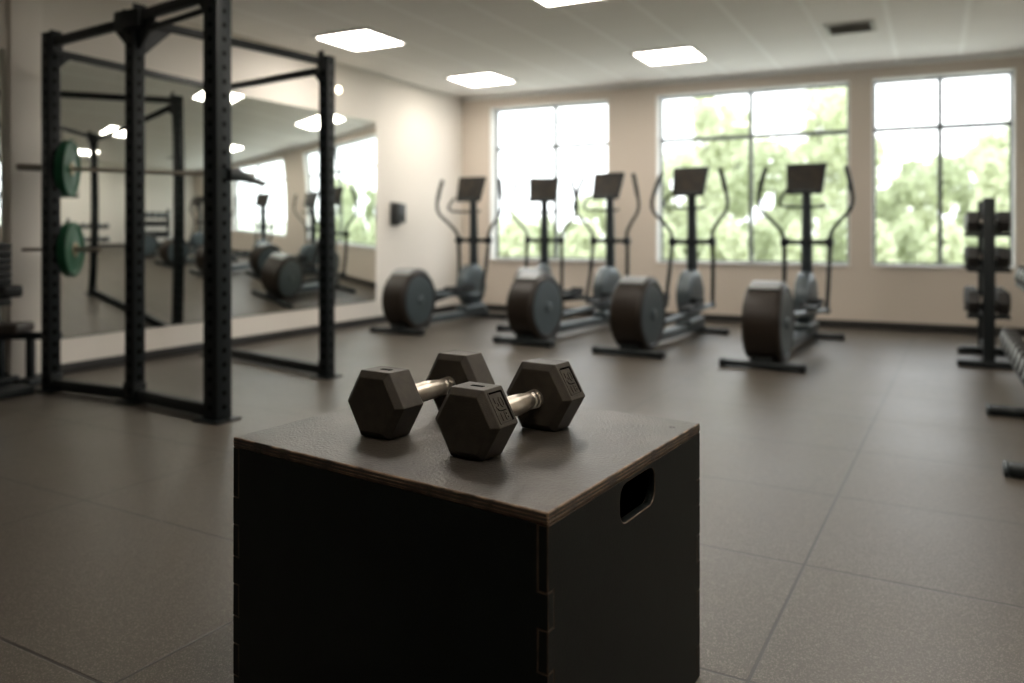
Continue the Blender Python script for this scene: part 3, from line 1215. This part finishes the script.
# tiered rack seen end-on in front of the right window
tw_u, tw_v = 7.32, -.375
tower = empty('weight_rack', uv(tw_u, tw_v), ROT_U)
tag(tower, 'narrow upright dumbbell rack seen end on before the right window', 'weight rack')
for y in (0, .80):
    mb = MB(); mb.box((0, y, .67), (.085, .07, 1.34), .008); mb.build('upright', M_METAL, tower)
for y, z_, w in ((0, .03, .44), (.80, .03, .40), (.40, .09, .36)):
    mb = MB(); mb.box((0, y, z_), (w, .08, .05), .012); mb.build('foot' if z_ < .05 else 'lower_brace', M_METAL, tower)
mb = MB(); mb.box((0, .4, .115), (.06, .74, .05), .006); mb.build('base_beam', M_METAL, tower)
tiers = [.42, .79, 1.07]
for z_ in tiers:
    mb = MB()
    for x in (-.045, .045):
        mb.box((x, .40, z_ - .02), (.03, .74, .035), .004)
    mb.box((0, .04, z_ - .02), (.30, .04, .035), .004)
    mb.box((0, .76, z_ - .02), (.30, .04, .035), .004)
    mb.build('shelf', M_METAL, tower)
protos = {}
for lv, z_ in enumerate(tiers):
    A = (.178, .155, .165)[lv]
    n = 4
    for k in range(n):
        key = ('t', lv)
        if key not in protos:
            protos[key] = small_dumbbell(A, .090, .115, (M_METAL, M_BLACK, M_GREYHEAD)[lv])
            o = protos[key]
        else:
            o = copy_tree(protos[key])
        o.location = uv(tw_u + .10 + k * .205, tw_v, z_ - .0015)
        o.rotation_euler = (0, 0, ROT_U)
        name = ('lowest', 'middle', 'top')[lv]
        where = ('nearest the camera', 'second from the near end', 'third from the near end', 'at the window end')[k]
        tag(o, 'hex dumbbell on the %s tier of the end-on rack, %s' % (name, where), 'dumbbell', 'dumbbells on the end-on rack')

# two-tier rack at the right picture edge
dr = empty('dumbbell_rack', uv(4.9, -.72), ROT_U)
tag(dr, 'long two-tier black dumbbell rack at the right picture edge', 'dumbbell rack')
for u in (4.12, 5.45):
    mb = MB()
    mb.box((.02, u - 4.9, .03), (.92, .085, .055), .02, seg=3)
    f_ = mb.build('foot', M_METAL, dr)
    mb = MB(); mb.cyl((-.455, u - 4.9, .032), (-.435, u - 4.9, .032), .034, n=20, bev=.006); mb.build('foot_cap', M_GREYM, f_)
    mb = MB(); mb.tube([(.12, u - 4.9, .05), (.22, u - 4.9, .95)], .04, 10, 0); mb.build('upright', M_METAL, dr)
TL = Matrix.Rotation(R(14), 3, 'Y')
tier = [(-.20, .27, .13), (-.115, .69, .13)]
U_A, U_B = 3.9, 6.42
for cx_, z_, _ in tier:
    mb = MB()
    for q in (-.10, .10):
        mb.box(Vector((cx_, (U_A + U_B) / 2 - 4.9, z_)) + TL @ Vector((q, 0, 0)), (.05, U_B - U_A, .03), .006, TL)
    for u in (4.12, 5.45):
        mb.box(Vector((cx_ + .13, u - 4.9, z_ - .03)), (.34, .05, .05), .006)
    mb.build('shelf', M_METAL, dr)
n = 12
for ti, (cx_, z_, A) in enumerate(tier):
    for k in range(n):
        u = U_B - .09 - k * .20
        key = ('r', ti)
        if key not in protos:
            protos[key] = o = small_dumbbell(.112, .08, .125)
        else:
            o = copy_tree(protos[key])
        base = Vector((cx_, u - 4.9, z_)) + TL @ Vector((0, 0, .0155))
        o.location = uv(4.9, -.72) + Matrix.Rotation(ROT_U, 3, 'Z') @ base
        o.rotation_euler = (Matrix.Rotation(ROT_U, 3, 'Z') @ TL).to_euler()
        name = ('lower', 'upper')[ti]
        ords = ['window end of the row', 'second', 'third', 'fourth', 'fifth', 'sixth', 'seventh', 'eighth', 'ninth', 'tenth', 'eleventh', 'near end of the row']
        lab = 'grey-ended dumbbell on the %s tier of the right-edge rack, %s' % (name, ords[k] if k in (0, 11) else ords[k] + ' from window end')
        tag(o, lab, 'dumbbell', 'dumbbells on the %s tier at the right edge' % name)


# ------------------------------------------------------------------ outdoors
mb = MB()
cc = wall_pt(3.5, 30, -.45)
mb.box(cc, (160, 56, .3), 0, Matrix.Rotation(math.atan2(W.y, W.x), 3, 'Z'))
tag(mb.build('ground', M_GROUND, smooth=False), kind='structure')


def tree(px, top_y, Y, rad, lab, name='tree', leafm=0, base=.3, n=1500, squash=1.0):
    n = int(n * 1.5)
    X = (px - CX) / F * Y
    ztop = H + (HY - top_y) * Y / F
    root = empty(name, (X, Y, -.3))
    tag(root, lab, name, 'trees and shrubs beyond the windows')
    hgt = ztop + .3
    rng = random.Random(int(px * 7 + top_y))
    verts, faces = [], []
    blobs = []
    nb = 9
    for k in range(nb):
        t = (k + .5) / nb
        z = hgt * (base + (1 - base) * t * .9)
        w = rad * math.sin(math.pi * min(1, .25 + .75 * (1 - t * .9))) * .75
        a = rng.uniform(0, 6.28)
        blobs.append((Vector((math.cos(a) * w * .7, math.sin(a) * w * .7, z)), rad * rng.uniform(.38, .55), hgt * rng.uniform(.10, .17)))
    for k in range(n):
        c, rr, rz = blobs[k % nb]
        d = Vector((rng.gauss(0, 1), rng.gauss(0, 1), rng.gauss(0, 1))).normalized() * rng.uniform(.55, 1.0)
        p = c + Vector((d.x * rr, d.y * rr, d.z * rz))
        if p.z < .02:
            p.z = .05 + rng.random() * .1
        p.z = min(p.z, hgt)
        s_ = rng.uniform(.09, .17)
        a = Vector((rng.gauss(0, 1), rng.gauss(0, 1), rng.gauss(0, 1))).normalized()
        b = a.orthogonal().normalized()
        b = (Matrix.Rotation(rng.uniform(0, 6.28), 3, a) @ b) * s_
        c2 = a.cross(b) * .6
        i = len(verts)
        verts += [p - b, p - b * .1 + c2, p + b, p - b * .1 - c2]
        faces.append((i, i + 1, i + 2, i + 3))
    me = bpy.data.meshes.new('foliage')
    me.from_pydata([tuple(v) for v in verts], [], faces)
    me.materials.append(LEAVES[leafm])
    o = bpy.data.objects.new('foliage', me)
    COL.objects.link(o)
    o.parent = root
    mb = MB()
    mb.tube([(0, 0, 0), (.04, 0, hgt * .35), (-.03, .03, hgt * .8)], [.05 + .02 * rad, .05, .015], 8)
    tr = mb.build('trunk', M_BARK, root)
    for b_, _, _ in blobs[2:7]:
        mb = MB()
        mb.tube([(0, 0, b_.z * .6), b_ * .5 + Vector((0, 0, b_.z * .35)), b_], [.03, .02, .008], 6)
        mb.build('branch', M_BARK, tr)
    return root


tree(704, 92, 24, 1.0, 'slim pale tree in the left half of the middle window', base=.25)
tree(676, 150, 20, 1.0, 'short pale tree at the left edge of the middle window', base=.1)
tree(735, 112, 27, 1.1, 'pale tree just left of the middle window mullion', leafm=1)
tree(820, 76, 25, 1.6, 'tallest pale tree, behind the right half of the middle window', n=2200)
tree(775, 138, 20.5, 1.3, 'mid-height tree just right of the middle window mullion', leafm=1, base=.1)
tree(862, 120, 29, 1.0, 'tree hidden partly behind the wall left of the right window', base=.1)
tree(895, 162, 24, 1.0, 'low bushy tree at the left edge of the right window', leafm=1, base=.05)
tree(925, 180, 28, 1.0, 'round low tree left of the right window mullion', base=.05)
tree(962, 140, 25, 1.1, 'bushy tree just right of the right window mullion', leafm=1, base=.05)
tree(1003, 112, 19.5, 1.2, 'tall bushy tree at the right edge of the right window', n=1900, base=.05)
tree(1050, 110, 23, 1.4, 'tall tree beyond the right edge of the photo', leafm=1, base=.1)
tree(606, 196, 24, 1.0, 'pale tree at the right edge of the left window', base=.05)
tree(572, 222, 26, .9, 'low tree right of the left window mullion', leafm=1, base=.05)
tree(528, 222, 25, 1.0, 'low pale bush in the left half of the left window', base=.05)
tree(640, 130, 27, 1.2, 'tree behind the wall between left and middle windows', leafm=1, base=.1)
tree(455, 180, 28, 1.4, 'tree seen only in the mirror, left of the left window', base=.1)
tree(395, 150, 30, 1.6, 'taller tree seen only in the mirror', leafm=1, base=.1)


def shrub(px, top_y, Y, rad, lab, leafm=0, n=1100):
    X = (px - CX) / F * Y
    hgt = H + (HY - top_y) * Y / F + .3
    root = empty('shrub', (X, Y, -.3))
    tag(root, lab, 'shrub', 'shrubs along the lawn')
    rng = random.Random(int(px * 3))
    verts, faces = [], []
    for k in range(n):
        d = Vector((rng.gauss(0, 1), rng.gauss(0, 1), abs(rng.gauss(0, 1)))).normalized() * rng.uniform(.6, 1)
        p = Vector((d.x * rad, d.y * rad * .8, d.z * hgt * .95 + .04))
        s_ = rng.uniform(.07, .13)
        a = Vector((rng.gauss(0, 1), rng.gauss(0, 1), rng.gauss(0, 1))).normalized()
        b = a.orthogonal().normalized() * s_
        c2 = a.cross(b) * .6
        i = len(verts)
        verts += [p - b, p + c2, p + b, p - c2]
        faces.append((i, i + 1, i + 2, i + 3))
    me = bpy.data.meshes.new('foliage')
    me.from_pydata([tuple(v) for v in verts], [], faces)
    me.materials.append(LEAVES[leafm])
    o = bpy.data.objects.new('foliage', me); COL.objects.link(o); o.parent = root
    mb = MB(); mb.tube([(0, 0, 0), (.03, 0, hgt * .6)], [.04, .015], 6, 0); mb.build('stem', M_BARK, root)


sh = [(512, 'at the left edge of the left window'), (545, 'left of the left window mullion'), (585, 'right of the left window mullion'),
      (622, 'hidden behind the first wall pier'), (660, 'at the left edge of the middle window'), (692, 'low behind the left half of the middle window'),
      (726, 'just left of the middle window mullion'), (762, 'just right of the middle window mullion'), (798, 'behind the rightmost trainer handle'),
      (836, 'at the right edge of the middle window'), (874, 'at the left edge of the right window'), (908, 'low behind the left half of the right window'),
      (944, 'behind the right window mullion'), (980, 'behind the end-on weight rack'), (1018, 'at the right edge of the right window')]
for i, (px, w) in enumerate(sh):
    shrub(px, 214 + (i * 37 % 11) - 5, 15.2 + (i % 2) * 1.4, .52, 'low leafy shrub outside, ' + w, i % 2)

# ------------------------------------------------------------------ sky, camera, view
sn = bpy.data.lights.new('tree_fill_sun', 'SUN')
sn.energy = .6
sn.angle = R(12)
sn.color = (1, .97, .9)
so = bpy.data.objects.new('tree_fill_sun', sn)
so.rotation_euler = (R(50), 0, R(-22))            # added to brighten the trees, from high behind; the roof shades the room
COL.objects.link(so)
wd = bpy.data.worlds.new('overcast_sky')
bpy.context.scene.world = wd
wd.use_nodes = True
nt = wd.node_tree
bg = nt.nodes['Background']
tc = nt.nodes.new('ShaderNodeTexCoord')
nz = nt.nodes.new('ShaderNodeTexNoise')
nz.inputs['Scale'].default_value = 2.5
nz.inputs['Detail'].default_value = 4
nt.links.new(tc.outputs['Generated'], nz.inputs['Vector'])
mx = nt.nodes.new('ShaderNodeMix'); mx.data_type = 'RGBA'
mx.inputs[6].default_value = (.86, .94, 1.0, 1)
mx.inputs[7].default_value = (1, 1, .99, 1)
nt.links.new(nz.outputs[0], mx.inputs[0])
nt.links.new(mx.outputs[2], bg.inputs['Color'])
bg.inputs['Strength'].default_value = 2.5

cam = bpy.data.cameras.new('camera')
cam.sensor_width = 36
cam.lens = F / 1024 * 36
cam.shift_y = -(341.5 - HY) / 1024
cam.clip_start = .05
cam.clip_end = 300
cam.dof.use_dof = True
cam.dof.focus_distance = 1.66
cam.dof.aperture_fstop = 1.85
co = bpy.data.objects.new('camera', cam)
co.location = (0, 0, H)
co.rotation_euler = (R(90), 0, 0)
COL.objects.link(co)
sc = bpy.context.scene
sc.camera = co
sc.view_settings.view_transform = 'Standard'
sc.view_settings.look = 'None'
sc.view_settings.gamma = 1
sc.view_settings.use_curve_mapping = False
sc.view_settings.exposure = 0.78
sc.cycles.max_bounces = 10
sc.cycles.diffuse_bounces = 5
sc.cycles.glossy_bounces = 5
sc.cycles.transparent_max_bounces = 16
sc.cycles.sample_clamp_indirect = 6
